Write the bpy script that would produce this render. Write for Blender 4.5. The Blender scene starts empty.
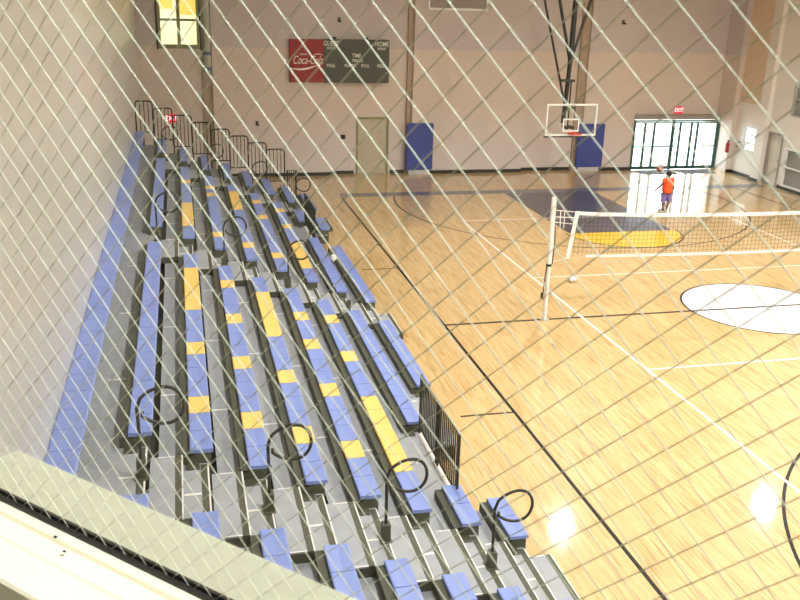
import bpy, bmesh, math, random
from mathutils import Vector, Matrix
random.seed(7)
C = bpy.context.scene.collection
PI = math.pi
SC = bpy.context.scene

# ------------------------------------------------------------------ camera
CAM = Vector((-5.242, -17.254, 6.62))
yaw, pit, rol = 0.2417, 0.3257, 0.0281
fw = Vector((math.sin(yaw)*math.cos(pit), math.cos(yaw)*math.cos(pit), -math.sin(pit)))
rt = Vector((math.cos(yaw), -math.sin(yaw), 0)); up = rt.cross(fw)
r2 = rt*math.cos(rol)+up*math.sin(rol); u2 = -rt*math.sin(rol)+up*math.cos(rol)
cd = bpy.data.cameras.new('camera'); cam = bpy.data.objects.new('camera', cd); C.objects.link(cam)
cam.matrix_world = Matrix(((r2.x, u2.x, -fw.x, CAM.x), (r2.y, u2.y, -fw.y, CAM.y), (r2.z, u2.z, -fw.z, CAM.z), (0, 0, 0, 1)))
cd.sensor_fit = 'HORIZONTAL'; cd.sensor_width = 36; cd.lens = 901.03/800*36
cd.clip_start = 0.02; cd.clip_end = 300
cd.dof.use_dof = True; cd.dof.focus_distance = 16; cd.dof.aperture_fstop = 27
SC.camera = cam

# ------------------------------------------------------------------ world, lights, exposure
w = bpy.data.worlds.new('world'); SC.world = w; w.use_nodes = True
bg = w.node_tree.nodes['Background']; bg.inputs[0].default_value = (0.93, 0.97, 1, 1); bg.inputs[1].default_value = 8.0
def area(name, loc, rot, size, power, col=(1, 1, 1), shape='DISK', sy=None):
    l = bpy.data.lights.new(name, 'AREA'); l.shape = shape; l.size = size
    if sy: l.size_y = sy
    l.energy = power; l.color = col
    o = bpy.data.objects.new(name, l); C.objects.link(o); o.location = loc; o.rotation_euler = rot
    return o
LAMPS = [(x, y) for x in (-1.6, 5.35, 12.3) for y in (4.5, -3.6, -11.6)]
CEIL = 9.2
LAMP_Z = 8.5
for (x, y) in LAMPS:
    area('lamp_light', (x, y, LAMP_Z-0.03), (0, 0, 0), 0.42, (300 if y < 0 else 60) if x < 0 else (470 if y < 0 else 430), (1.0, 0.97, 0.92))
ent = area('daylight', (14.7, 17.35, 1.05), (-PI/2, 0, 0), 3.95, 1, (1, 1, 1), 'RECTANGLE', 2.0)
ent.data.cycles.is_portal = True
bl_ = bpy.data.lights.new('booth_lamp_light', 'SPOT'); bl_.energy = 920; bl_.shadow_soft_size = 0.1; bl_.color = (1, 0.99, 0.95)  # added spot in the booth, aimed to brighten one set of wires
bl_.spot_size = math.radians(48); bl_.spot_blend = 1.0
blo = bpy.data.objects.new('booth_lamp_light', bl_); C.objects.link(blo); blo.location = (-3.92, -18.475, 8.92)
blo.rotation_euler = (Vector((-5.546, -16.295, 6.72))-Vector((-3.92, -18.475, 8.92))).to_track_quat('-Z', 'Y').to_euler()
area('room_lamp_light', (-5.2, 18.6, 6.9), (0, 0, 0), 0.8, 70, (1, 0.98, 0.94))
SC.view_settings.view_transform = 'Standard'; SC.view_settings.look = 'None'
SC.view_settings.gamma = 1; SC.view_settings.exposure = 0.17
SC.view_settings.use_curve_mapping = False
SC.cycles.transparent_max_bounces = 24
SC.cycles.max_bounces = 10

# ------------------------------------------------------------------ materials
def nt(name):
    m = bpy.data.materials.new(name); m.use_nodes = True
    return m, m.node_tree.nodes, m.node_tree.links, m.node_tree.nodes['Principled BSDF']
def mat(name, col, rough=0.5, metal=0.0, var=0.06, scale=6.0, bump=0.0, coat=0.0, emit=None, estr=1.0, spec=0.5):
    m, N, L, b = nt(name)
    tc = N.new('ShaderNodeTexCoord'); no = N.new('ShaderNodeTexNoise'); no.inputs['Scale'].default_value = scale
    no.inputs['Detail'].default_value = 3
    L.new(tc.outputs['Object'], no.inputs['Vector'])
    rp = N.new('ShaderNodeValToRGB')
    rp.color_ramp.elements[0].position = 0.3; rp.color_ramp.elements[1].position = 0.7
    rp.color_ramp.elements[0].color = [c*(1-var) for c in col]+[1]
    rp.color_ramp.elements[1].color = [min(1, c*(1+var)) for c in col]+[1]
    L.new(no.outputs['Fac'], rp.inputs['Fac']); L.new(rp.outputs['Color'], b.inputs['Base Color'])
    b.inputs['Roughness'].default_value = rough; b.inputs['Metallic'].default_value = metal
    b.inputs['Specular IOR Level'].default_value = spec
    if coat: b.inputs['Coat Weight'].default_value = coat; b.inputs['Coat Roughness'].default_value = 0.08
    if bump:
        bu = N.new('ShaderNodeBump'); bu.inputs['Strength'].default_value = bump; bu.inputs['Distance'].default_value = 0.01
        L.new(no.outputs['Fac'], bu.inputs['Height']); L.new(bu.outputs['Normal'], b.inputs['Normal'])
    if emit:
        b.inputs['Emission Color'].default_value = (*emit, 1); b.inputs['Emission Strength'].default_value = estr
    return m
def srgb(r, g, b):
    f = lambda c: (c/255/12.92) if c/255 <= 0.04045 else ((c/255+0.055)/1.055)**2.4
    return (f(r), f(g), f(b))

def wood_floor():
    m, N, L, b = nt('maple_floor')
    tc = N.new('ShaderNodeTexCoord'); mp = N.new('ShaderNodeMapping')
    mp.inputs['Rotation'].default_value = (0, 0, PI/2)
    L.new(tc.outputs['Object'], mp.inputs['Vector'])
    br = N.new('ShaderNodeTexBrick'); L.new(mp.outputs['Vector'], br.inputs['Vector'])
    br.inputs['Scale'].default_value = 1.0; br.inputs['Brick Width'].default_value = 0.9; br.inputs['Row Height'].default_value = 0.062
    br.inputs['Mortar Size'].default_value = 0.0014; br.inputs['Mortar Smooth'].default_value = 0.3; br.offset = 0.37; br.squash = 1.0
    br.inputs['Color1'].default_value = (0, 0, 0, 1); br.inputs['Color2'].default_value = (1, 1, 1, 1); br.inputs['Mortar'].default_value = (0.4, 0.4, 0.4, 1)
    br.inputs['Bias'].default_value = 0.0
    m2 = N.new('ShaderNodeMapping'); m2.inputs['Scale'].default_value = (26, 1.1, 1); L.new(tc.outputs['Object'], m2.inputs['Vector'])
    gr = N.new('ShaderNodeTexNoise'); gr.inputs['Scale'].default_value = 1.0; gr.inputs['Detail'].default_value = 5; L.new(m2.outputs['Vector'], gr.inputs['Vector'])
    m3 = N.new('ShaderNodeMapping'); m3.inputs['Scale'].default_value = (9, 1.6, 1); L.new(tc.outputs['Object'], m3.inputs['Vector'])
    g2 = N.new('ShaderNodeTexNoise'); g2.inputs['Scale'].default_value = 1.0; g2.inputs['Detail'].default_value = 2; L.new(m3.outputs['Vector'], g2.inputs['Vector'])
    r1 = N.new('ShaderNodeValToRGB')
    e = r1.color_ramp.elements
    e[0].position = 0.0; e[0].color = (*srgb(201, 160, 99), 1); e[1].position = 1.0; e[1].color = (*srgb(230, 205, 152), 1)
    mx = N.new('ShaderNodeMath'); mx.operation = 'MULTIPLY_ADD'; mx.inputs[1].default_value = 0.45; mx.inputs[2].default_value = 0.0
    L.new(br.outputs['Color'], mx.inputs[0])
    ad = N.new('ShaderNodeMath'); ad.operation = 'ADD'
    s = N.new('ShaderNodeMath'); s.operation = 'MULTIPLY'; s.inputs[1].default_value = 0.55; L.new(g2.outputs['Fac'], s.inputs[0])
    L.new(mx.outputs[0], ad.inputs[0]); L.new(s.outputs[0], ad.inputs[1]); L.new(ad.outputs[0], r1.inputs['Fac'])
    # dark mineral streaks
    r3 = N.new('ShaderNodeValToRGB'); r3.color_ramp.elements[0].position = 0.27; r3.color_ramp.elements[0].color = (0.5, 0.4, 0.25, 1)
    r3.color_ramp.elements[1].position = 0.46; r3.color_ramp.elements[1].color = (1, 1, 1, 1); L.new(gr.outputs['Fac'], r3.inputs['Fac'])
    mul = N.new('ShaderNodeMix'); mul.data_type = 'RGBA'; mul.blend_type = 'MULTIPLY'; mul.inputs[0].default_value = 0.9
    L.new(r1.outputs['Color'], mul.inputs[6]); L.new(r3.outputs['Color'], mul.inputs[7])
    L.new(mul.outputs[2], b.inputs['Base Color'])
    b.inputs['Roughness'].default_value = 0.42; b.inputs['Coat Weight'].default_value = 1.0; b.inputs['Coat Roughness'].default_value = 0.065
    return m
def wall_mat(name, low, band, high, z1=0, z2=4.7, course=0.2, rough=0.5, coat=0.0, block=(0.4, 0.2), strength=0.25, swap=False, soft=0.02):
    """painted concrete block: lower colour, band colour up to z2, another above"""
    m, N, L, b = nt(name)
    tc = N.new('ShaderNodeTexCoord'); sp = N.new('ShaderNodeSeparateXYZ'); L.new(tc.outputs['Object'], sp.inputs[0])
    def step(z, wdt):
        n = N.new('ShaderNodeMapRange'); n.inputs[1].default_value = z-wdt; n.inputs[2].default_value = z+wdt; n.clamp = True
        L.new(sp.outputs['Z'], n.inputs[0]); return n
    a1 = step(z1, soft); a2 = step(z2, 0.02)
    x1 = N.new('ShaderNodeMix'); x1.data_type = 'RGBA'; x1.inputs[6].default_value = (*low, 1); x1.inputs[7].default_value = (*band, 1); L.new(a1.outputs[0], x1.inputs[0])
    x2 = N.new('ShaderNodeMix'); x2.data_type = 'RGBA'; x2.inputs[7].default_value = (*high, 1); L.new(x1.outputs[2], x2.inputs[6]); L.new(a2.outputs[0], x2.inputs[0])
    cb = N.new('ShaderNodeCombineXYZ'); L.new(sp.outputs['Y' if swap else 'X'], cb.inputs[0]); L.new(sp.outputs['Z'], cb.inputs[1])
    br = N.new('ShaderNodeTexBrick'); br.inputs['Scale'].default_value = 1; br.inputs['Brick Width'].default_value = block[0]; br.inputs['Row Height'].default_value = block[1]
    br.inputs['Mortar Size'].default_value = 0.006; br.inputs['Color1'].default_value = (1, 1, 1, 1); br.inputs['Color2'].default_value = (0.97, 0.97, 0.97, 1); br.inputs['Mortar'].default_value = (0.86, 0.86, 0.86, 1)
    L.new(cb.outputs[0], br.inputs['Vector'])
    mu = N.new('ShaderNodeMix'); mu.data_type = 'RGBA'; mu.blend_type = 'MULTIPLY'; mu.inputs[0].default_value = 0.7
    L.new(x2.outputs[2], mu.inputs[6]); L.new(br.outputs['Color'], mu.inputs[7]); L.new(mu.outputs[2], b.inputs['Base Color'])
    bu = N.new('ShaderNodeBump'); bu.inputs['Strength'].default_value = strength; bu.inputs['Distance'].default_value = 0.004
    L.new(br.outputs['Color'], bu.inputs['Height']); L.new(bu.outputs['Normal'], b.inputs['Normal'])
    b.inputs['Roughness'].default_value = rough; b.inputs['Coat Weight'].default_value = coat; b.inputs['Coat Roughness'].default_value = 0.25
    return m
def glass_mat(name, tint=(1, 1, 1), ior=1.62):
    m, N, L, b = nt(name); N.remove(b)
    o = N['Material Output']; t = N.new('ShaderNodeBsdfTransparent'); t.inputs[0].default_value = (*tint, 1)
    g = N.new('ShaderNodeBsdfGlossy'); g.inputs['Roughness'].default_value = 0.0
    fr = N.new('ShaderNodeFresnel'); fr.inputs[0].default_value = ior
    ge = N.new('ShaderNodeNewGeometry'); iv = N.new('ShaderNodeMath'); iv.operation = 'SUBTRACT'; iv.inputs[0].default_value = 1.0
    mm = N.new('ShaderNodeMath'); mm.operation = 'MULTIPLY'; L.new(ge.outputs['Backfacing'], iv.inputs[1]); L.new(iv.outputs[0], mm.inputs[0]); L.new(fr.outputs[0], mm.inputs[1])
    mx = N.new('ShaderNodeMixShader'); L.new(mm.outputs[0], mx.inputs[0]); L.new(t.outputs[0], mx.inputs[1]); L.new(g.outputs[0], mx.inputs[2]); L.new(mx.outputs[0], o.inputs[0])
    return m
M = {}
M['wood'] = wood_floor()
M['wall_far'] = wall_mat('painted_block_far', srgb(220, 211, 212), srgb(217, 200, 189), srgb(202, 190, 189), 1.5, 4.7, soft=1.1)  # paler low tone puts light bounced off the floor into the colour
M['wall_side'] = wall_mat('painted_block_side', srgb(236, 232, 228), srgb(232, 226, 220), srgb(226, 218, 210), 1.6, 4.7, swap=True)
M['wall_left'] = wall_mat('painted_block_left', srgb(198, 197, 190), srgb(198, 197, 190), srgb(198, 197, 190), 1.6, 4.7, swap=True, rough=0.35, block=(1.2, 0.62), strength=0.4, coat=0.3)
M['plaster'] = mat('white_plaster', srgb(225, 222, 215), 0.7)
M['tan'] = mat('tan_paint', srgb(220, 195, 170), 0.6)
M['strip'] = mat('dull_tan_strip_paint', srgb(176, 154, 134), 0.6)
M['ceil'] = mat('ceiling_white', srgb(225, 222, 215), 0.8)
M['base'] = mat('dark_vinyl_base', srgb(45, 45, 42), 0.5)
def paint(name, col): return mat(name, col, 0.4, coat=0.6, var=0.03, scale=1.5)
M['line_black'] = mat('black_court_paint', srgb(20, 18, 22), 0.5, var=0.03, scale=1.5, coat=0.12, spec=0.25); M['line_white'] = paint('white_court_paint', srgb(244, 240, 238))
M['circle_white'] = paint('white_circle_paint', srgb(236, 236, 246))
M['navy'] = paint('navy_court_paint', srgb(62, 64, 88)); M['yellow_paint'] = paint('gold_court_paint', srgb(246, 200, 40)); M['grey_navy'] = paint('slate_baseline_paint', srgb(104, 104, 112))
M['seat_blue'] = mat('blue_moulded_seat', srgb(134, 154, 222), 0.45, var=0.05, scale=3)
M['seat_yellow'] = mat('gold_moulded_seat', srgb(252, 212, 122), 0.45, var=0.04, scale=3)
M['deck'] = mat('grey_deck_board', srgb(168, 173, 182), 0.6, var=0.07, scale=5)
M['dark'] = mat('dark_olive_steel', srgb(84, 86, 72), 0.6, var=0.08)
M['darker'] = mat('charcoal_steel', srgb(48, 46, 44), 0.6)
M['nosing'] = mat('pale_nosing_strip', srgb(238, 238, 236), 0.4)
M['rail'] = mat('dark_painted_tube', srgb(52, 52, 46), 0.4)
M['black'] = mat('black_painted_steel', srgb(30, 29, 28), 0.45)
M['bar_dark'] = mat('dark_grey_bar', srgb(60, 61, 50), 0.45)
M['pad'] = mat('blue_wall_pad_vinyl', srgb(62, 78, 160), 0.45, var=0.05)
M['pad_grey'] = mat('grey_pad_board', srgb(205, 205, 208), 0.6)
M['white'] = mat('white_enamel', srgb(240, 240, 240), 0.35)
M['grey_door'] = mat('pale_grey_green_door', srgb(196, 188, 168), 0.5)
M['teal'] = mat('dark_green_door_metal', srgb(58, 96, 92), 0.4)
M['steel'] = mat('pale_steel', srgb(190, 190, 188), 0.35, metal=0.3)
M['glass'] = glass_mat('clear_glass', (0.97, 0.99, 0.98))
M['wire_glass'] = glass_mat('wired_glass', (0.985, 0.995, 0.985), 1.55)
M['red'] = mat('red_sign_face', srgb(152, 12, 20), 0.5); M['score'] = mat('dark_scoreboard_face', srgb(72, 74, 66), 0.5)
M['lettering'] = mat('pale_lettering', srgb(236, 234, 224), 0.5)
M['exit_red'] = mat('lit_red_sign', srgb(214, 20, 46), 0.5, emit=srgb(225, 20, 50), estr=0.7)
M['exit_white'] = mat('lit_white_letters', srgb(250, 240, 240), 0.5, emit=(1, 0.95, 0.95), estr=1.2)
M['rim'] = mat('orange_red_rim', srgb(214, 60, 40), 0.4)
M['net'] = mat('white_cord', srgb(235, 232, 226), 0.7); M['net_black'] = mat('dark_net_cord', srgb(58, 50, 40), 0.8)
M['cream'] = mat('cream_frame_paint', srgb(240, 234, 212), 0.4, var=0.02)
M['ledge'] = mat('pale_green_ledge_paint', srgb(238, 246, 230), 0.6, var=0.04, scale=30, bump=0.15)
M['gasket'] = mat('black_rubber_gasket', srgb(20, 20, 18), 0.6)
M['wire'] = mat('bright_steel_wire', srgb(214, 222, 206), 0.5, metal=0.0)
M['booth'] = mat('pale_olive_booth_paint', srgb(158, 158, 130), 0.7)
M['carpet'] = mat('dark_olive_carpet', srgb(112, 112, 84), 0.9, var=0.15, scale=60)
M['brown'] = mat('brown_rail_wood', srgb(120, 84, 70), 0.6)
M['concrete'] = mat('pale_outdoor_paving', srgb(225, 225, 220), 0.8)
M['mat_dark'] = mat('charcoal_door_mat', srgb(74, 76, 84), 0.8)
M['skin'] = mat('brown_skin', srgb(120, 78, 58), 0.55); M['hair'] = mat('black_hair', srgb(30, 24, 22), 0.7)
M['shirt'] = mat('orange_red_shirt', srgb(250, 92, 40), 0.8); M['shorts'] = mat('violet_blue_shorts', srgb(132, 116, 190), 0.8)
M['ball'] = mat('dull_red_ball', srgb(170, 84, 78), 0.6)
M['olive'] = mat('olive_window_frame', srgb(140, 140, 96), 0.5)
M['room'] = mat('warm_room_paint', srgb(246, 242, 214), 0.7); M['orange_board'] = mat('amber_notice_board', srgb(240, 196, 96), 0.7)
M['pipe'] = mat('grey_green_pipe_paint', srgb(178, 180, 166), 0.5); M['pipe_band'] = mat('blue_pipe_band', srgb(90, 104, 140), 0.5)
M['paper'] = mat('white_crumpled_paper', srgb(238, 238, 236), 0.8)
M['poster'] = mat('dark_red_poster', srgb(96, 62, 62), 0.6); M['poster_pink'] = mat('pink_poster', srgb(214, 110, 110), 0.6)
M['lamp_face'] = mat('lamp_diffuser', (0.9, 0.9, 0.9), 0.5, emit=(1, 0.97, 0.9), estr=14)
M['lamp_shell'] = mat('lamp_shell_grey', srgb(150, 150, 150), 0.5)
M['grille'] = mat('grey_grille', srgb(158, 148, 144), 0.6)
M['shade_cloth'] = mat('grey_window_blind', srgb(150, 148, 146), 0.7)
M['lit_pane'] = mat('backlit_window_blind', (0.85, 0.85, 0.85), 0.6, emit=(0.95, 1, 0.98), estr=1.1)
M['ext_red'] = mat('red_extinguisher_paint', srgb(170, 30, 36), 0.4)

# ------------------------------------------------------------------ mesh builder
class MB:
    def __init__(s): s.v = []; s.f = []
    def add(s, v, f):
        o = len(s.v); s.v += [tuple(x) for x in v]; s.f += [tuple(i+o for i in q) for q in f]; return s
    def box(s, x0, x1, y0, y1, z0, z1):
        v = [(x, y, z) for x in (x0, x1) for y in (y0, y1) for z in (z0, z1)]
        return s.add(v, [(0, 1, 3, 2), (4, 6, 7, 5), (0, 4, 5, 1), (2, 3, 7, 6), (0, 2, 6, 4), (1, 5, 7, 3)])
    def prism(s, poly, axis, a, b):
        """poly in the two other axes (cyclic order), extruded along axis from a to b"""
        n = len(poly)
        def P(p, t):
            if axis == 'x': return (t, p[0], p[1])
            if axis == 'y': return (p[0], t, p[1])
            return (p[0], p[1], t)
        v = [P(p, a) for p in poly]+[P(p, b) for p in poly]
        f = [tuple(range(n))[::-1], tuple(range(n, 2*n))]+[(i, (i+1) % n, n+(i+1) % n, n+i) for i in range(n)]
        return s.add(v, f)
    def tube(s, pts, r, n=8, closed=False):
        pts = [Vector(p) for p in pts]; m = len(pts); rings = []; prev = None
        rr = r if isinstance(r, (list, tuple)) else [r]*m
        for i, p in enumerate(pts):
            if closed: d = pts[(i+1) % m]-pts[i-1]
            else: d = pts[min(i+1, m-1)]-pts[max(i-1, 0)]
            d.normalize()
            if prev is None:
                q = Vector((0, 0, 1)) if abs(d.z) < 0.9 else Vector((1, 0, 0))
                a = d.cross(q).normalized()
            else:
                a = (prev-d*prev.dot(d)).normalized()
            prev = a; b = d.cross(a)
            rings.append([p+(a*math.cos(2*PI*k/n)+b*math.sin(2*PI*k/n))*rr[i] for k in range(n)])
        v = [x for R in rings for x in R]; f = []
        for i in range(m if closed else m-1):
            j = (i+1) % m
            for k in range(n): f.append((i*n+k, i*n+(k+1) % n, j*n+(k+1) % n, j*n+k))
        if not closed: f += [tuple(range(n))[::-1], tuple(range((m-1)*n, m*n))]
        return s.add(v, f)
    def lathe(s, prof, cx, cy, n=20, axis='z', cz=0):
        v = []; f = []
        for (r, h) in prof:
            for k in range(n):
                c, t = math.cos(2*PI*k/n)*r, math.sin(2*PI*k/n)*r
                v.append((cx+c, cy+t, h) if axis == 'z' else (cx+c, h, cz+t))
        for i in range(len(prof)-1):
            for k in range(n): f.append((i*n+k, i*n+(k+1) % n, (i+1)*n+(k+1) % n, (i+1)*n+k))
        f += [tuple(range(n))[::-1], tuple(range((len(prof)-1)*n, len(prof)*n))]
        return s.add(v, f)
    def sphere(s, c, r, n=14, sc=(1, 1, 1)):
        v = [(c[0], c[1], c[2]+r*sc[2])]; f = []; h = n//2
        for i in range(1, h):
            for k in range(n):
                t = PI*i/h; p = 2*PI*k/n
                v.append((c[0]+r*sc[0]*math.sin(t)*math.cos(p), c[1]+r*sc[1]*math.sin(t)*math.sin(p), c[2]+r*sc[2]*math.cos(t)))
        v.append((c[0], c[1], c[2]-r*sc[2])); L = len(v)-1
        for k in range(n): f.append((0, 1+k, 1+(k+1) % n)); f.append((L, L-n+(k+1) % n, L-n+k))
        for i in range(h-2):
            for k in range(n): a = 1+i*n; f.append((a+k, a+n+k, a+n+(k+1) % n, a+(k+1) % n))
        return s.add(v, f)
    def mesh(s, name, m, smooth=False, bevel=0.0, seg=1):
        me = bpy.data.meshes.new(name); me.from_pydata(s.v, [], s.f); me.update()
        bm = bmesh.new(); bm.from_mesh(me); bmesh.ops.recalc_face_normals(bm, faces=bm.faces)
        if bevel: bmesh.ops.bevel(bm, geom=bm.edges[:], offset=bevel, segments=seg, affect='EDGES', clamp_overlap=True)
        if smooth:
            for fc in bm.faces: fc.smooth = True
        bm.to_mesh(me); bm.free(); me.materials.append(m); return me
    def build(s, name, m, parent=None, smooth=False, bevel=0.0, seg=1, loc=None):
        o = bpy.data.objects.new(name, s.mesh(name, m, smooth, bevel, seg)); C.objects.link(o)
        if parent: o.parent = parent
        if loc: o.location = loc
        return o
def inst(name, me, parent, loc, rz=0, sc=None):
    o = bpy.data.objects.new(name, me); C.objects.link(o); o.parent = parent; o.location = loc; o.rotation_euler = (0, 0, rz)
    if sc: o.scale = sc
    return o
def tag(o, label, cat, group=None, kind=None):
    o['label'] = label; o['category'] = cat
    if group: o['group'] = group
    if kind: o['kind'] = kind
    return o
def thing(name, loc, label, cat, group=None, rz=0):
    o = bpy.data.objects.new(name, None); C.objects.link(o); o.location = loc; o.rotation_euler = (0, 0, rz); o.empty_display_size = 0.2
    return tag(o, label, cat, group)
def struct(o, label=None):
    o['kind'] = 'structure'
    if label: o['label'] = label
    return o
def text(name, body, size, m, parent, loc, rot, ext=0.006, shear=0, align='CENTER', sx=1.0, off=0.0):
    cu = bpy.data.curves.new(name, 'FONT'); cu.body = body; cu.size = size; cu.extrude = ext; cu.shear = shear; cu.align_x = align; cu.align_y = 'CENTER'; cu.offset = off
    cu.materials.append(m)
    tmp = bpy.data.objects.new('tmp', cu); C.objects.link(tmp)
    me = bpy.data.meshes.new_from_object(tmp, depsgraph=bpy.context.evaluated_depsgraph_get())
    bpy.data.objects.remove(tmp); me.materials.clear(); me.materials.append(m)
    o = bpy.data.objects.new(name, me); C.objects.link(o); o.parent = parent; o.location = loc; o.rotation_euler = rot; o.scale = (sx, 1, 1); return o
def copy_tree(o, parent=None):
    c = o.copy(); C.objects.link(c)
    if parent: c.parent = parent
    for ch in o.children: copy_tree(ch, c)
    return c

# ------------------------------------------------------------------ room shell
XL, XR, YF, YN = -6.62, 16.95, 17.0, -19.4
floor = struct(MB().box(XL, XR+0.2, -22, 18.6, -0.1, 0).build('floor', M['wood']), 'glossy maple gym floor with painted court lines')
Z1 = 0.0016
def flat(name, polys, m, z=Z1):
    mb = MB()
    for p in polys:
        n = len(p); v = [(x, y, 0.0002) for x, y in p]+[(x, y, z) for x, y in p]
        mb.add(v, [tuple(range(n, 2*n)), tuple(range(n))[::-1]]+[(i, (i+1) % n, n+(i+1) % n, n+i) for i in range(n)])
    return mb.build(name, m, floor)
def rect(x0, x1, y0, y1): return [(x0, y0), (x1, y0), (x1, y1), (x0, y1)]
def arc_band(cx, cy, r, wd, a0, a1, n=64):
    q = []
    for i in range(n):
        t, u = a0+(a1-a0)*i/n, a0+(a1-a0)*(i+1)/n
        q.append([(cx+(r-wd/2)*math.cos(t), cy+(r-wd/2)*math.sin(t)), (cx+(r+wd/2)*math.cos(t), cy+(r+wd/2)*math.sin(t)),
                  (cx+(r+wd/2)*math.cos(u), cy+(r+wd/2)*math.sin(u)), (cx+(r-wd/2)*math.cos(u), cy+(r-wd/2)*math.sin(u))])
    return q
HL = 12.8; W = 15.24; CX = 7.62
flat('baseline', [rect(0.0, XR-0.3, HL+0.02, HL+0.62)], M['grey_navy'])
flat('sideline', [rect(-0.03, 0.03, -HL, HL)], M['line_black'], 0.0018)
flat('sideline', [rect(W-0.03, W+0.03, -HL, HL)], M['line_black'], 0.0018)
flat('coach_box_tick', [rect(-0.95, 0, 4.24, 4.29)], M['line_black'], 0.0018)
flat('coach_box_tick', [rect(-0.95, 0, -4.31, -4.26)], M['line_black'], 0.0018)
disc = [(CX+1.77*math.cos(2*PI*i/96), 1.77*math.sin(2*PI*i/96)) for i in range(96)]
flat('center_circle', [disc], M['circle_white'])
flat('center_circle_ring', arc_band(CX, 0, 1.77, 0.05, 0, 2*PI, 96), M['line_black'], 0.0019)
flat('half_court_line', [rect(0, W, -0.04, 0.04)], M['line_black'], 0.0021)
for s in (1, -1):
    hy = 11.2*s
    a0 = math.asin((HL-11.2)/6.0)
    arc = arc_band(CX, hy, 5.98, 0.05, -PI-a0, a0, 90) if s > 0 else arc_band(CX, hy, 5.98, 0.05, -a0, PI+a0, 90)
    flat('three_point_arc', arc, M['line_black'], 0.0018)
    y0, y1 = (7.05, HL+0.02) if s > 0 else (-HL, -7.05)
    flat('lane_paint', [rect(5.93, 9.31, y0, y1)], M['navy'])
    half = [(CX+1.8*math.cos(PI*(1 if s > 0 else 0)+PI*i/40), s*7.05+1.8*math.sin(PI*(1 if s > 0 else 0)+PI*i/40)) for i in range(41)]
    flat('free_throw_half_circle', [half], M['yellow_paint'])
    flat('free_throw_ring', arc_band(CX, s*7.05, 1.8, 0.05, PI*(1 if s > 0 else 0), PI*(2 if s > 0 else 1), 40), M['line_black'], 0.0019)
VX0, VX1 = 3.16, 12.12
flat('volleyball_sideline', [rect(VX0-0.03, VX0+0.03, -9, 9)], M['line_white'], 0.0023)
flat('volleyball_sideline', [rect(VX1-0.03, VX1+0.03, -9, 9)], M['line_white'], 0.0023)
for y in (9, -9): flat('volleyball_end_line', [rect(VX0, VX1, y-0.03, y+0.03)], M['line_white'], 0.0025)
for y in (2.95, -2.98): flat('volleyball_attack_line', [rect(VX0, VX1, y-0.025, y+0.025)], M['line_white'], 0.0025)

struct(MB().box(XL-0.3, XL, YN, YF+0.3, -0.1, CEIL).build('wall_left', M['wall_left']), 'pale painted block wall above the top bleacher row')
# right wall with openings: lower small window, door, louvred unit, upper window
def wall_with_holes(name, m, axis, t0, t1, a0, a1, z0, z1, holes):
    """grid wall: thickness t0..t1 along axis, spans a0..a1 in the other, rectangular holes (a,b,zlo,zhi)"""
    mb = MB(); A = sorted({a0, a1, *[h[0] for h in holes], *[h[1] for h in holes]}); Z = sorted({z0, z1, *[h[2] for h in holes], *[h[3] for h in holes]})
    for i in range(len(A)-1):
        for j in range(len(Z)-1):
            ca, cz = (A[i]+A[i+1])/2, (Z[j]+Z[j+1])/2
            if any(h[0] < ca < h[1] and h[2] < cz < h[3] for h in holes): continue
            if axis == 'x': mb.box(t0, t1, A[i], A[i+1], Z[j], Z[j+1])
            else: mb.box(A[i], A[i+1], t0, t1, Z[j], Z[j+1])
    return struct(mb.build(name, m))
RW_WIN = (14.35, 15.3, 1.03, 2.02); RW_DOOR = (12.75, 13.65, 0.0, 2.02); RW_UNIT = (10.6, 12.52, 0.12, 1.56); RW_UP = (10.9, 12.55, 2.72, 4.02)
wall_with_holes('wall_right', M['wall_side'], 'x', XR, XR+0.3, YN, YF+1.2, -0.1, CEIL, [RW_WIN, RW_DOOR, RW_UNIT, RW_UP])
EN = (12.72, 16.72, 0.0, 2.24)           # entrance opening in the far wall
FW_DOOR = (1.28, 2.56, 0.0, 2.18); FW_WIN = (-5.88, -4.44, 4.62, 6.9)
wall_with_holes('wall_far', M['wall_far'], 'y', YF, YF+0.3, XL, XR, -0.1, CEIL, [EN, FW_DOOR, FW_WIN])
struct(MB().box(16.7, XR, 15.86, YF, 0, CEIL).build('trim_1', M['wall_far']), 'pale wall return beside the entrance')
struct(MB().box(12.4, 12.8, YF-0.24, YF, 0, CEIL).build('trim_8', M['wall_far']), 'pale jamb left of the entrance')
struct(MB().box(12.801, 16.7, 16.66, YF, 2.08, 2.25).build('trim_2', M['grille']), 'grey header over the entrance')
struct(MB().box(XL-0.3, XR+0.3, YN-0.3, YN, -0.1, CEIL).build('wall_near', M['plaster']))
struct(MB().box(XL-0.3, XR+0.3, YN-0.3, YF+0.3, CEIL, CEIL+0.2).build('ceiling', M['ceil']))
for k, (x0, x1) in enumerate(((-4.05, 0.3), (3.42, 8.0), (10.55, 12.4))):
    struct(MB().box(x0, x1, YF-0.24, YF, 0, CEIL).build('trim_%d' % (k+3), M['wall_far']), 'shallow projecting pier of the far wall')
struct(MB().box(XR-0.18, XR, 13.72, 14.25, 0, CEIL).build('trim_6', M['wall_side']), 'pale pier beside the side door')
struct(MB().box(XR-0.02, XR, 14.3, 15.86, 2.9, CEIL).build('trim_7', M['tan']), 'tan painted panel high on the side wall')
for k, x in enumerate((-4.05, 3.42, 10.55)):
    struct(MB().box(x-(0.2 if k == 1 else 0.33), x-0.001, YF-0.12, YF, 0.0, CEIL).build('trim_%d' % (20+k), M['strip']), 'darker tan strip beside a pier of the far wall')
bb = MB()
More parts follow.
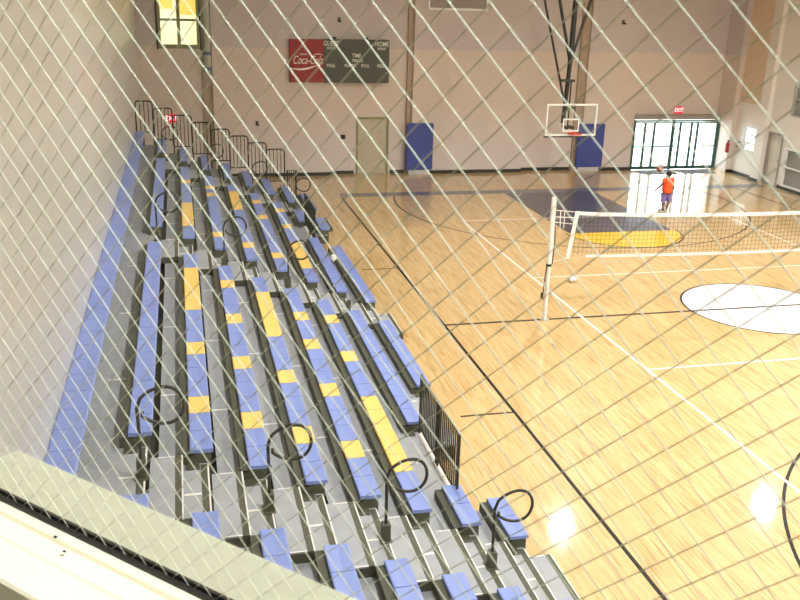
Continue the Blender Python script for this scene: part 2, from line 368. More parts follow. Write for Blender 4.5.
for (x0, x1, y) in ((XL, -4.4, YF), (-4.05, 0.3, YF-0.24), (0.3, 1.2, YF), (2.64, 3.2, YF), (3.42, 8.0, YF-0.24), (8.0, 10.2, YF), (10.55, 12.4, YF-0.24), (12.41, 12.79, YF-0.24), (16.71, XR, 15.86)):
    bb.box(x0, x1, y-0.02, y-0.001, 0, 0.13)
struct(bb.build('baseboard_far', M['base']))
bb = MB()
for (y0, y1, x) in ((14.25, 15.84, XR), (13.72, 14.25, XR-0.18), (-19, 12.7, XR)): bb.box(x-0.02, x-0.001, y0, y1, 0, 0.13)
struct(bb.build('baseboard_right', M['base']))

# outside the entrance
struct(MB().box(4, 32, 17.31, 48, -0.3, -0.05).build('ground', M['concrete']), 'bright paving outside the entrance')
# ------------------------------------------------------------------ entrance doors
d1 = bpy.data.objects.new('door_1', None); C.objects.link(d1); d1.location = (14.5, YF-0.25, 0); struct(d1, 'glazed entrance doors in dark green frames')
YD = YF-0.23
def loc_box(par, name, m, x0, x1, y0, y1, z0, z1, bevel=0.0, parent=None):
    p = par.location
    if parent is not None: p = par.location
    return MB().box(x0-p.x, x1-p.x, y0-p.y, y1-p.y, z0-p.z, z1-p.z).build(name, m, parent or par, bevel=bevel)
fr = MB(); o = d1.location
for x0, x1 in ((12.80, 12.84), (14.57, 14.61), (16.63, 16.70)): fr.box(x0-o.x, x1-o.x, -0.08, 0.08, 0, 2.06)
fr.box(12.80-o.x, 16.70-o.x, -0.08, 0.08, 1.99, 2.05); fr.build('frame', M['teal'], d1)
for x0, x1 in ((12.845, 13.31), (13.32, 13.73), (13.74, 14.565), (14.615, 14.91), (14.92, 15.43), (15.44, 15.71), (15.72, 16.625)):
    lf = MB()
    for (a, b, c, e) in ((x0, x0+0.045, 0.02, 1.97), (x1-0.045, x1, 0.02, 1.97), (x0+0.045, x1-0.045, 0.02, 0.15), (x0+0.045, x1-0.045, 1.92, 1.97)):
        lf.box(a-o.x, b-o.x, -0.03, 0.03, c, e)
    l_ = lf.build('door_leaf', M['teal'], d1)
    MB().box(x0+0.045-o.x, x1-0.045-o.x, -0.006, 0.006, 0.15, 1.92).build('pane', M['glass'], l_)
    if x1-x0 > 0.7: MB().box(x0+0.07-o.x, x1-0.07-o.x, -0.085, -0.045, 0.98, 1.03).build('push_bar', M['steel'], l_)
# the vestibule posts seen through the glass
struct(MB().box(12.4, 16.9, 20.3, 20.42, 0.32, 0.40).build('trim_9', M['teal']), 'dark green outer rail seen through the entrance glass')
for k, (x0, x1, lab) in enumerate(((12.95, 14.5, 'charcoal door mat inside the left pair of entrance doors'), (14.75, 16.25, 'charcoal door mat inside the right pair of entrance doors'))):
    tag(MB().box(x0, x1, 15.75, 16.6, 0.0005, 0.014).build('door_mat', M['mat_dark'], bevel=0.004), lab, 'door mat', 'entrance mats')
# grey far door
d2 = bpy.data.objects.new('door_2', None); C.objects.link(d2); d2.location = (1.92, YF, 0); struct(d2, 'plain pale grey-green door in the far wall')
fr = MB().box(-0.64, -0.57, -0.03, 0.12, 0, 2.18).box(0.57, 0.64, -0.03, 0.12, 0, 2.18).box(-0.57, 0.57, -0.03, 0.12, 2.1, 2.18); fr.build('frame', M['olive'], d2)
lf = MB().box(-0.565, 0.565, 0.03, 0.08, 0.01, 2.095).build('door_leaf', M['grey_door'], d2)
MB().tube([(0.47, 0.03, 1.0), (0.47, -0.03, 1.0), (0.37, -0.03, 1.0)], 0.012).build('handle', M['steel'], lf)
# side door
d3 = bpy.data.objects.new('door_3', None); C.objects.link(d3); d3.location = (XR, 13.2, 0); struct(d3, 'pale side door in the right wall')
MB().box(-0.03, 0.16, -0.45, -0.38, 0, 2.02).box(-0.03, 0.16, 0.38, 0.45, 0, 2.02).box(-0.03, 0.16, -0.38, 0.38, 1.95, 2.02).build('frame', M['grille'], d3)
lf = MB().box(0.08, 0.13, -0.378, 0.378, 0.01, 1.945).build('door_leaf', M['plaster'], d3)
MB().tube([(0.08, -0.3, 1.0), (0.03, -0.3, 1.0), (0.03, -0.2, 1.0)], 0.012).build('handle', M['black'], lf)
# right wall windows
def wall_window(idx, hole, cols, rows, fm, pm, lab, depth=0.12):
    y0, y1, z0, z1 = hole; e = bpy.data.objects.new('window_%d' % idx, None); C.objects.link(e); e.location = (XR, (y0+y1)/2, z0); struct(e, lab)
    hw = (y1-y0)/2; h = z1-z0; f = MB()
    for a, b in ((-hw, -hw+0.06), (hw-0.06, hw)): f.box(-0.03, depth, a, b, 0, h)
    for a, b in ((0, 0.06), (h-0.06, h)): f.box(-0.03, depth, -hw+0.06, hw-0.06, a, b)
    for i in range(1, cols): y = -hw+2*hw*i/cols; f.box(-0.01, depth, y-0.025, y+0.025, 0.06, h-0.06)
    for i in range(1, rows): z = h*i/rows; f.box(-0.008, depth-0.002, -hw+0.06, hw-0.06, z-0.025, z+0.025)
    fo = f.build('window_frame', fm, e)
    MB().box(depth-0.04, depth-0.03, -hw+0.06, hw-0.06, 0.06, h-0.06).build('pane', pm, e)
    return e
wall_window(1, RW_WIN, 1, 3, M['steel'], M['lit_pane'], 'small bright window low in the right wall')
wall_window(2, RW_UNIT, 1, 2, M['white'], M['shade_cloth'], 'white framed low unit with two grey panels')
wall_window(3, RW_UP, 1, 2, M['steel'], M['shade_cloth'], 'grey window high in the right wall')
# upper interior window at the far left with the lit room behind it
e = bpy.data.objects.new('window_4', None); C.objects.link(e); x0, x1, z0, z1 = FW_WIN; e.location = ((x0+x1)/2, YF, z0); struct(e, 'four-pane olive window of a lit room high in the far wall')
hw, h = (x1-x0)/2, z1-z0
f = MB()
for a, b in ((-hw, -hw+0.1), (-0.06, 0.06), (hw-0.1, hw)): f.box(a, b, -0.04, 0.12, 0, h)
for a, b in ((0, 0.14), (0.94, 1.02), (h-0.1, h)):
    f.box(-hw+0.1, -0.06, -0.04, 0.12, a, b); f.box(0.06, hw-0.1, -0.04, 0.12, a, b)
f.build('window_frame', M['olive'], e)
MB().box(-hw-0.06, -hw, -0.05, 0.0, -0.04, h).box(hw, hw+0.04, -0.05, 0.0, -0.04, h).build('edge_strip', M['black'], e)
for s in (-1, 1):
    for a, b in ((0.14, 0.94), (1.02, h-0.1)):
        MB().box(min(s*0.06, s*(hw-0.1)), max(s*0.06, s*(hw-0.1)), 0.05, 0.056, a, b).build('pane', M['glass'], e)
for bxs in ((-7.2, -3.2, 20.6, 20.7, 3.8, 7.4), (-7.3, -7.2, 17.3, 20.7, 3.8, 7.4), (-3.2, -3.1, 17.3, 20.7, 3.8, 7.4), (-7.3, -3.1, 17.3, 20.7, 7.4, 7.5), (-7.3, -3.1, 17.3, 20.7, 3.7, 3.8)):
    struct(MB().box(*bxs).build('wall_upper_room', M['room']), 'warm lit room behind the upper window')
t = tag(MB().box(-6.0, -5.35, 20.53, 20.6, 5.9, 7.0).build('notice_board', M['orange_board'], bevel=0.01), 'amber notice board seen through the upper left window, left half', 'notice board', 'boards in the upper room')
t = tag(MB().box(-5.15, -4.2, 20.53, 20.6, 5.7, 6.9).build('notice_board', M['orange_board'], bevel=0.01), 'amber notice board seen through the upper left window, right half', 'notice board', 'boards in the upper room')
# reflection in the viewing glass, built as a solid pipe beside the window
t = thing('wall_pipe', (-4.2, YF-0.15, 0), 'pale grey-green vertical pipe with blue bands beside the upper left window', 'pipe')
MB().lathe([(0.13, 3.85), (0.13, CEIL-0.01)], 0, 0, 18).build('pipe_body', M['pipe'], t, smooth=False)
for z in (3.88, 4.42): MB().lathe([(0.145, z), (0.145, z+0.12)], 0, 0, 18).build('band', M['pipe_band'], t)

# ------------------------------------------------------------------ far wall fittings
def exit_sign(loc, lab, wdt=0.5, ht=0.26):
    t = thing('exit_sign', loc, lab, 'exit sign', None)
    MB().box(-wdt/2, wdt/2, -0.07, 0, -ht/2, ht/2).build('housing', M['exit_red'], t, bevel=0.01)
    text('lettering', 'EXIT', ht*0.86, M['exit_white'], t, (0, -0.074, 0), (PI/2, 0, 0), 0.003, sx=0.8)
    return t
exit_sign((14.86, YF, 2.43), 'red EXIT sign with white letters above the glazed entrance doors', 0.36, 0.28)
exit_sign((-5.57, YF, 2.16), 'red EXIT sign with white letters behind the end railing of the bleachers', 0.34, 0.3)
for i, (x0, x1, z1, lab) in enumerate(((3.2, 4.28, 1.98, 'blue wall pad with grey foot board beside the grey far door'), (10.34, 11.5, 1.92, 'blue wall pad with grey foot board below the basketball backboard'))):
    t = thing('wall_pad', ((x0+x1)/2, YF-0.24, 0), lab, 'wall pad', 'blue wall pads'); hw = (x1-x0)/2
    MB().box(-hw, hw, -0.09, 0, 0.16, z1).build('pad_cushion', M['pad'], t, bevel=0.03, seg=2)
    MB().box(-hw+0.12, hw-0.12, -0.06, 0, 0.0, 0.155).build('foot_board', M['pad_grey'], t)
t = thing('scoreboard', (0.57, YF-0.24, 4.27), 'dark scoreboard with a red cola panel hung on the far wall', 'scoreboard')
MB().box(-0.59, 1.86, -0.18, 0, -0.78, 0.78).build('display_board', M['score'], t, bevel=0.01)
MB().box(-1.86, -0.6, -0.18, 0, -0.76, 0.76).build('sponsor_panel', M['red'], t, bevel=0.01)
R90 = (PI/2, 0, 0)
text('script_lettering', 'Coca-Cola', 0.42, M['lettering'], t, (-1.2, -0.185, 0.02), R90, 0.004, shear=0.35, sx=0.6, off=0.0)
def ribbon(pts, wd):
    mb = MB(); q = []
    for i, (x, z) in enumerate(pts):
        a = pts[max(i-1, 0)]; b = pts[min(i+1, len(pts)-1)]; d = Vector((b[0]-a[0], b[1]-a[1])).normalized(); n = Vector((-d.y, d.x))
        k = wd*math.sin(PI*(0.08+0.9*i/(len(pts)-1)))
        q.append((x+n.x*k, z+n.y*k, x-n.x*k, z-n.y*k))
    for i in range(len(q)-1):
        a, b = q[i], q[i+1]
        mb.prism([(a[0], a[1]), (a[2], a[3]), (b[2], b[3]), (b[0], b[1])], 'y', -0.19, -0.181)
    return mb
ribbon([(-1.84+1.05*i/20, -0.26-0.06*math.sin(i/20*PI*1.1)+0.12*(i/20)**2) for i in range(21)], 0.035).build('wave_ribbon', M['lettering'], t)
ribbon([(-1.0+0.38*i/14, 0.2+0.05*math.sin(i/14*PI)) for i in range(15)], 0.014).build('script_tail', M['lettering'], t)
text('small_lettering', 'DRINK', 0.1, M['lettering'], t, (-1.36, -0.185, 0.23), R90, 0.003, sx=0.9)
for (s, sz, x, z) in (('GUEST', 0.24, -0.33, 0.62), ('BONUS', 0.12, -0.33, 0.46), ('HOME', 0.24, 1.56, 0.62), ('BONUS', 0.12, 1.56, 0.46), ('TIME', 0.2, 0.62, 0.2), ('PERIOD', 0.15, 0.66, 0.02),
                      ('FOUL', 0.16, -0.33, -0.16), ('PLAYER', 0.16, 0.38, -0.16), ('FOUL', 0.16, 0.95, -0.16), ('FOUL', 0.16, 1.56, -0.16)):
    text('lettering', s, sz, M['lettering'], t, (x, -0.184, z), R90, 0.003, sx=0.78, off=0.002)
for x in (-0.2, 1.0): MB().box(x-0.06, x+0.06, -0.12, 0, 0.78, 0.86).build('bracket', M['black'], t)
t = thing('wall_grille', (5.06, YF-0.24, 6.75), 'grey grille in a white frame high on the far wall', 'grille')
MB().box(-1.1, 1.1, -0.05, 0, -0.52, 0.62).build('louver_panel', M['grille'], t)
fr = MB()
for a in ((-1.16, 1.16, -0.6, -0.52), (-1.16, 1.16, 0.62, 0.7), (-1.16, -1.1, -0.52, 0.62), (1.1, 1.16, -0.52, 0.62)): fr.box(a[0], a[1], -0.08, 0, a[2], a[3])
fr.build('frame', M['white'], t)
for i, (x, z, y, lab) in enumerate(((11.86, 5.86, YF-0.24, 'small dark wall bracket high above the blue pad right of the backboard'), (0.6, 5.72, YF, 'small dark wall bracket above the scoreboard'), (-2.5, 2.0, YF-0.24, 'small dark wall bracket above the end railing of the bleachers'))):
    t = thing('wall_bracket', (x, y, z), lab, 'bracket', 'small wall brackets')
    MB().box(-0.05, 0.05, -0.03, 0, -0.08, 0.08).build('plate', M['rail'], t)
    MB().tube([(0, -0.03, 0), (0, -0.14, -0.02), (0.06, -0.16, -0.08)], 0.025).build('hook', M['rail'], t)
t = thing('fire_extinguisher', (16.6, 15.78, 0.85), 'red fire extinguisher on the wall right of the entrance', 'fire extinguisher')
MB().lathe([(0.05, 0), (0.075, 0.02), (0.075, 0.36), (0.03, 0.43)], 0, 0, 14).build('cylinder', M['ext_red'], t, smooth=False)
MB().box(-0.02, 0.05, -0.02, 0.02, 0.43, 0.5).build('valve', M['black'], t)
t = tag(MB().box(XR-0.05, XR, 15.45, 15.65, 1.1, 1.35).build('switch_box', M['grille'], bevel=0.008), 'small grey switch box on the right wall by the corner', 'switch box')
t = tag(MB().box(0.68, 0.86, YF-0.03, YF, 1.35, 1.52).build('switch_plate', M['black'], bevel=0.005), 'small dark switch plate left of the grey far door', 'switch')

# ------------------------------------------------------------------ basketball hoop hung from the ceiling
t = thing('basketball_hoop', (7.66, 11.5, 0), 'ceiling hung basketball hoop with glass backboard and dark struts', 'basketball hoop')
fr = MB(); bw, b0, b1 = 0.92, 2.24, 3.31
for a in ((-bw, bw, b0, b0+0.055), (-bw, bw, b1-0.055, b1), (-bw, -bw+0.05, b0+0.055, b1-0.055), (bw-0.05, bw, b0+0.055, b1-0.055)): fr.box(a[0], a[1], -0.03, 0.03, a[2], a[3])
bo = fr.build('backboard_frame', M['white'], t)
MB().box(-bw+0.05, bw-0.05, -0.008, 0.008, b0+0.055, b1-0.055).build('glass_panel', M['glass'], bo)
fr = MB()
for a in ((-0.3, 0.3, 2.38, 2.43), (-0.3, 0.3, 2.77, 2.82), (-0.3, -0.25, 2.43, 2.77), (0.25, 0.3, 2.43, 2.77)): fr.box(a[0], a[1], -0.014, -0.009, a[2], a[3])
fr.build('target_square', M['white'], bo)
MB().box(-0.95, 0.95, -0.045, 0.045, b0-0.05, b0-0.001).build('edge_pad', M['bar_dark'], t, bevel=0.01)
rm = MB().tube([(0.225*math.cos(2*PI*i/28), -0.38+0.225*math.sin(2*PI*i/28), 2.36) for i in range(28)], 0.02, 8, True)
rm.box(-0.08, 0.08, -0.17, -0.03, 2.3, 2.375); rim = rm.build('rim', M['rim'], t)
J = (-0.02, 0.45, 4.62)
MB().tube([(-0.1, 0.45, 2.6), J], 0.075, 10).build('mast', M['black'], t)
MB().tube([J, (0.02, 0.45, CEIL)], 0.09, 10).build('mast', M['black'], t)
for (a, b, r) in (((-0.15, 0.43, 3.4), (-1.7, 0.9, CEIL), 0.04), (J, (-1.1, 0.9, CEIL), 0.055), (J, (1.45, 0.9, CEIL), 0.05)):
    MB().tube([a, b], r, 8).build('strut', M['black'], t)
MB().tube([(0.06, 0.4, 2.45), (0.06, 0.4, 4.05)], 0.03, 8).build('brace_bar', M['rail'], t)
MB().box(-0.3, 0.18, 0.36, 0.54, 4.0, 4.08).build('cross_plate', M['rail'], t)
for x in (-0.1, 0.1):
    MB().box(x-0.04, x+0.04, 0.03, 0.45, 3.1, 3.2).build('arm', M['black'], t)
    MB().box(x-0.04, x+0.04, 0.03, 0.45, 2.45, 2.55).build('arm', M['black'], t)

# ------------------------------------------------------------------ volleyball poles, net
def vpole(x, sg, lab):
    t = thing('volleyball_pole', (x, 0, 0), lab, 'volleyball pole')
    MB().lathe([(0.045, 0), (0.045, 1.25), (0.054, 1.25), (0.054, 2.7), (0.04, 2.72)], 0, 0, 16).build('tube', M['white'], t, smooth=False)
    MB().lathe([(0.062, 1.22), (0.062, 1.27)], 0, 0, 16).build('collar', M['black'], t)
    MB().lathe([(0.1, 0), (0.1, 0.012)], 0, 0, 20).build('floor_plate', M['steel'], t)
    MB().tube([(0.06*sg, -0.03, 1.26), (0.075*sg, -0.05, 1.75), (0.06*sg, -0.03, 2.1)], 0.012).build('crank_strap', M['black'], t)
    MB().tube([(-0.06*sg, -0.04, 1.25), (-0.09*sg, -0.05, 0.9), (-0.1*sg, -0.05, 0.62)], 0.012).build('crank_rope', M['black'], t)
    MB().box(-0.13*sg-0.015, -0.13*sg+0.03, -0.07, -0.03, 0.52, 0.64).build('crank_handle', M['black'], t)
    return t
PX = 2.27
vpole(PX, 1, 'white volleyball pole standing on the half court line near the bleachers')
vpole(13.05, -1, 'white volleyball pole at the far end of the net by the right wall')
t = thing('volleyball_net', (2.8, 0, 0), 'dark volleyball net with white tapes stretched across the court', 'volleyball net')
NX0, NX1 = 0.0, 9.6
def nx(z): return -0.11+0.13*(z-1.4)/0.96      # the slanting end tape
zt0, zt1 = 2.36, 2.24      # top tape at left end and mid span
def ztop(x): return 2.36-0.14*math.sin(PI*min(max(x/ 9.6, 0), 1))**0.8
def zbot(x): return 1.42-0.08*math.sin(PI*min(max(x/9.6, 0), 1))**0.8
def strip(f, hz, th, xs):
    mb = MB()
    for a, b in zip(xs[:-1], xs[1:]):
        za, zb = f(a), f(b)
        mb.add([(a, -th, za-hz), (a, th, za-hz), (a, th, za+hz), (a, -th, za+hz), (b, -th, zb-hz), (b, th, zb-hz), (b, th, zb+hz), (b, -th, zb+hz)],
               [(0, 1, 2, 3), (7, 6, 5, 4), (0, 4, 5, 1), (1, 5, 6, 2), (2, 6, 7, 3), (3, 7, 4, 0)])
    return mb
xs = [9.6*i/32 for i in range(33)]
strip(ztop, 0.038, 0.006, xs).build('top_tape', M['white'], t)
strip(zbot, 0.028, 0.005, [x for x in xs if x >= 0.2]).build('bottom_tape', M['white'], t)
mb = MB()
mb.prism([(nx(1.36)-0.045, 1.36), (nx(1.36)+0.045, 1.36), (nx(2.4)+0.045, 2.4), (nx(2.4)-0.045, 2.4)], 'y', -0.009, 0.009)
mb.build('end_tape', M['white'], t, bevel=0.003)
MB().prism([(9.55, 1.36), (9.64, 1.36), (9.64, 2.4), (9.55, 2.4)], 'y', -0.009, 0.009).build('end_tape', M['white'], t)
mesh = MB(); cw = 0.002
nvert = int(9.55/0.1)
for i in range(nvert+1):
    x = 0.02+i*0.1; mesh.box(x-cw, x+cw, -0.0015, 0.0015, zbot(x), ztop(x))
for j in range(1, 10):
    q = j/10; mesh.v_off = 0
    fcn = lambda x, q=q: zbot(x)+(ztop(x)-zbot(x))*q
    s_ = strip(fcn, cw, 0.0015, [nx(1.4+q*0.9)]+xs[1:]); mesh.add(s_.v, s_.f)
mesh.build('mesh', M['net_black'], t)
def ROPE(pts, r, n): MB().tube(pts, r, n).build('rope', M['net'], t)
for (za, zb) in ((2.44, 2.38), (2.3, 2.26), (2.18, 2.12)): ROPE([(PX-2.8+0.05, 0, za), (nx(zb), 0, zb)], 0.008, 6)
ROPE([(PX-2.8+0.05, 0, 1.3), (nx(1.38), 0, 1.38)], 0.006, 6)
ROPE([(-0.36, 0, 2.42), (-0.34, 0, 1.95)], 0.008, 6); ROPE([(-0.27, 0, 2.42), (-0.26, 0, 2.05)], 0.008, 6)
ROPE([(9.6, 0, 2.36), (13.05-2.8-0.05, 0, 2.42)], 0.008, 6); ROPE([(9.6, 0, 1.4), (13.05-2.8-0.05, 0, 1.32)], 0.006, 6)


# ------------------------------------------------------------------ bleachers
X0, RUN, S0, RISE, DEP = -1.358, 0.62, 0.43, 0.257, 0.243
xf = lambda i: X0-i*RUN
zs = lambda i: S0+i*RISE
zd = lambda i: S0+i*RISE-0.43          # deck (footboard) level of row i
nose = lambda i: xf(i-1)-0.06          # front edge of deck i
YA, YB = -11.94, 11.6
AISLES = [(-9.655, -8.414), (-0.645, 0.59), (8.22, 9.42)]
CUT = [(-7.5, -5.67), (5.08, 6.88)]
bl = thing('bleachers', (-4.0, 0, 0), 'long grey bleacher bank with blue and gold moulded seats by the left wall', 'bleachers')
def bp(mb, name, m, parent=None, bevel=0.0):
    """part in world coordinates under the bleachers empty"""
    mb.v = [(x+4.0, y, z) for x, y, z in mb.v]
    return mb.build(name, m, parent or bl, bevel=bevel)
def spans(i):
    """y ranges that row deck i covers (cut out at wheelchair bays for the first deck)"""
    if i != 1: return [(YA, YB)]
    return [(YA, CUT[0][0]), (CUT[0][1], CUT[1][0]), (CUT[1][1], YB)]
for i in range(1, 9):
    for (a, b) in spans(i):
        x0 = xf(i)+0.04 if i < 8 else XL+0.01
        dk = bp(MB().box(x0, nose(i), a, b, zd(i)-0.035, zd(i)), 'tier_deck', M['deck'])
        if i < 8: bp(MB().box(xf(i)-0.16, xf(i)+0.06, a+0.02, b-0.02, zd(i)-0.11, zd(i)-0.09), 'under_panel', M['darker'], dk)  # dark panel added in the gap to give the shade below the tiers
        bp(MB().box(nose(i)-0.09, nose(i)-0.05, a+0.01, b-0.01, zd(i-1)+0.001 if i > 1 else 0.0, zd(i)-0.036), 'riser', M['dark'])
        for y in (-6.57, -4.1, -1.62, 2.4, 4.9, 7.3):
            if a < y < b: bp(MB().box(xf(i)+0.05, nose(i)-0.25, y-0.018, y+0.018, zd(i), zd(i)+0.003), 'joint_strip', M['nosing'], dk)
    for (a, b) in AISLES:
        ns = bp(MB().box(nose(i)-0.012, nose(i)+0.005, a+0.02, b-0.02, zd(i)-0.02, zd(i)+0.004), 'nosing', M['nosing'])
        bp(MB().box(nose(i)-0.08, nose(i)-0.0125, a+0.02, b-0.02, zd(i)+0.0002, zd(i)+0.003), 'grip_strip', M['dark'], ns)
        yc = (a+b)/2-0.0
        bp(MB().box(xf(i)+0.305, nose(i)-0.085, yc-0.018, yc+0.018, zd(i)+0.0002, zd(i)+0.003), 'joint_strip', M['nosing'], ns)
# intermediate aisle steps
for i in range(0, 8):
    for k, (a, b) in enumerate(AISLES):
        y0, y1 = a-0.02, b-0.02
        xa, xb = xf(i)-0.03, xf(i)+0.295
        st = bp(MB().box(xa, xb, y0, y1, zd(i)+0.0008, zd(i)+0.112), 'half_step', M['dark'])
        bp(MB().box(xa, xb-0.075, y0, y1, zd(i)+0.113, zd(i)+0.13), 'tread', M['deck'], st)
        bp(MB().box(xb-0.0745, xb-0.0105, y0, y1, zd(i)+0.113, zd(i)+0.131), 'grip_strip', M['dark'], st)
        bp(MB().box(xb-0.01, xb+0.006, y0, y1, zd(i)+0.1, zd(i)+0.133).box(xa+0.08, xb-0.0755, y0, y0+0.02, zd(i)+0.1305, zd(i)+0.133).box(xa+0.08, xb-0.0755, y1-0.02, y1, zd(i)+0.1305, zd(i)+0.133), 'nosing', M['nosing'], st)
# seats
def seat_mesh(ln, m, nm, DEP=DEP):
    mb = MB(); g = 0.0055
    prof = [(-DEP, -0.045), (-0.006, -0.05), (0, -0.04), (0, -0.008), (-0.012, -0.001), (-0.05, -0.003), (-0.12, -0.007), (-0.2, -0.003), (-DEP+0.012, 0), (-DEP, -0.006)]
    mb.prism(prof, 'y', g, ln-g); return mb.mesh(nm, m)
PM, PF = 0.457, 0.4488
SM = {('b', 0): seat_mesh(PM, M['seat_blue'], 'seat_module_blue'), ('y', 0): seat_mesh(PM, M['seat_yellow'], 'seat_module_gold'),
      ('b', 1): seat_mesh(PF, M['seat_blue'], 'seat_module_blue_b'), ('y', 1): seat_mesh(PF, M['seat_yellow'], 'seat_module_gold_b')}
SM[('b', 2)] = seat_mesh((11.5-YA)/51, M['seat_blue'], 'seat_module_wide', 0.298)
YM = {6: {2, 6, 10, 11, 12, 13, 14}, 5: {2, 6, 10, 14}, 4: {2, 6, 10, 11, 12, 13, 14}, 3: {2, 6, 10, 13}, 2: {2, 3, 4, 5, 6, 10, 14}}
YFAR = {6: {2, 3, 4, 5, 6, 12}, 5: {2, 11, 13}, 4: {2, 10, 11, 12, 13, 14}, 3: {2, 10, 14}, 2: {2, 3, 4, 5, 6, 10, 14}}
BENCH = []
for i in range(9):
    low = i < 2
    if i == 8:
        BENCH += [(8, YA, 51, (11.5-YA)/51, 2, ())]; continue
    BENCH += [(i, -9.655, -5, PM, 0, ())]
    if low: BENCH += [(i, -8.414, 2, PM, 0, ()), (i, -5.67 if i else -3.84, 11 if i else 7, PM, 0, ()), (i, 0.59, 10, PF, 1, ()), (i, 6.88, 3, PF, 1, ())]
    else: BENCH += [(i, -8.414, 17, PM, 0, YM.get(i, ())), (i, 0.59, 17, PF, 1, YFAR.get(i, ()))]
    BENCH += [(i, 9.35, 5, PF, 1, ())]
for (i, ys, n, p, kind, yel) in BENCH:
    y0 = ys if n > 0 else ys+n*p; n = abs(n); y1 = y0+n*p
    zb = zd(i+1) if i < 8 else zd(i)
    cut = low_cut = (i == 0 and False)
    bx = MB().box(max(xf(i)-0.335, XL+0.012), max(xf(i)-0.31, XL+0.03), y0+0.01, y1-0.01, (zd(i+1) if i < 8 else zd(8))+0.001, zs(i)-0.055)
    bx.box(max(xf(i)-0.31, XL+0.012), xf(i)-0.2, y0+0.01, y1-0.01, zs(i)-0.075, zs(i)-0.055)
    for q in (y0+0.01, y1-0.035): bx.box(max(xf(i)-0.31, XL+0.012), xf(i)-0.03, q, q+0.025, zd(i)+(0.0 if i == 0 else 0.0)+0.002, zs(i)-0.052)
    if i < 8: bx.box(xf(i)-0.29, xf(i)-0.15, y0-0.13, y0+0.009, zd(i+1)+0.002, zd(i+1)+0.012)
    be = bp(bx, 'bench', M['dark'])
    for k in range(n):
        o = bpy.data.objects.new('seat_module', SM[('y' if k in yel else 'b', kind)]); C.objects.link(o); o.parent = be
        o.location = (xf(i)+4.0, y0+k*p, zs(i))
# back skirting at the wall
# ------------------------------------------------------------------ aisle handrails
def loop_path():
    pts = [(0, 0, 0.0), (0, 0, 0.35), (0, 0, 0.72), (0.008, 0, 0.82)]
    cx, cz, rx, rz = 0.215, 0.755, 0.222, 0.19
    ang = [158-(i*12.5) for i in range(1, 26)]
    pts = [(0, 0, 0.0), (0, 0, 0.3), (0, 0, 0.6), (-0.004, 0, 0.74)]
    for a in ang:
        if a < -158+5: break
        q = math.radians(a); pts.append((cx+rx*math.cos(q), 0, cz+rz*math.sin(q)+0.02*math.sin(2*q)))
    pts.append((0.045, 0, 0.70))
    return pts
rail_me = MB().tube(loop_path(), 0.0175, 10).mesh('looped_tube', M['rail'], smooth=True)
brk = MB().box(-0.045, 0.045, -0.055, 0.055, 0.001, 0.2).box(-0.07, 0.06, -0.09, 0.09, 0.001, 0.012)
brk_me = brk.mesh('bracket', M['dark'], bevel=0.004)
an = ['aisle nearest the viewing window', 'middle aisle', 'aisle nearest the end railing']
rn = {2: 'lowest', 4: 'second lowest', 6: 'second highest', 8: 'highest'}
proto = None
for k, yc in enumerate((-9.05, -0.03, 8.85)):
    for i in (2, 4, 6, 8):
        if k == 1 and i == 2: continue      # the photo shows only its empty socket
        if proto is None:
            h_ = bpy.data.objects.new('aisle_handrail', None); C.objects.link(h_); proto = h_
            inst('looped_tube', rail_me, h_, (0, 0, 0)); inst('bracket', brk_me, h_, (0, 0, 0))
        else:
            h_ = copy_tree(proto)
        h_.location = (nose(i)+0.022-0.05, yc, zd(i)+0.004)
        tag(h_, 'dark looped aisle handrail, %s step row, %s' % (rn[i], an[k]), 'handrail', 'looped aisle handrails')
bp(MB().box(nose(2)-0.07, nose(2)+0.0, -0.09, 0.03, zd(2)+0.004, zd(2)+0.16), 'rail_socket', M['dark'], bevel=0.004)
# ------------------------------------------------------------------ guard rails at the wheelchair bays
def guard(y0, y1, lab, top=0.93):
    t = thing('guard_rail', (nose(2)+0.0-0.01, (y0+y1)/2, zd(2)), lab, 'guard rail', 'guard rails of the wheelchair bays')
    ym = (y0+y1)/2; n = 11
    for (a, b) in ((y0, ym-0.04), (ym+0.04, y1)):
        a -= ym; b -= ym
        fr = MB().tube([(0, a, 0.002), (0, a, top), (0, b, top), (0, b, 0.002)], 0.017, 8).tube([(0, a, 0.1), (0, b, 0.1)], 0.014, 8)
        po = fr.build('panel_frame', M['bar_dark'], t)
        for j in range(1, n): 
            y = a+(b-a)*j/n; MB().tube([(0, y, 0.1), (0, y, top)], 0.0105, 6).build('bar', M['bar_dark'], po)
    MB().box(-0.03, 0.03, y0-ym, y1-ym, 0.0005, 0.006).build('base_strip', M['nosing'], t)
    return t
guard(-7.62, -5.72, 'dark barred guard rail on the bleachers at the cut-out near the viewing window')
guard(5.0, 6.9, 'dark barred guard rail on the bleachers at the cut-out near the far wall')
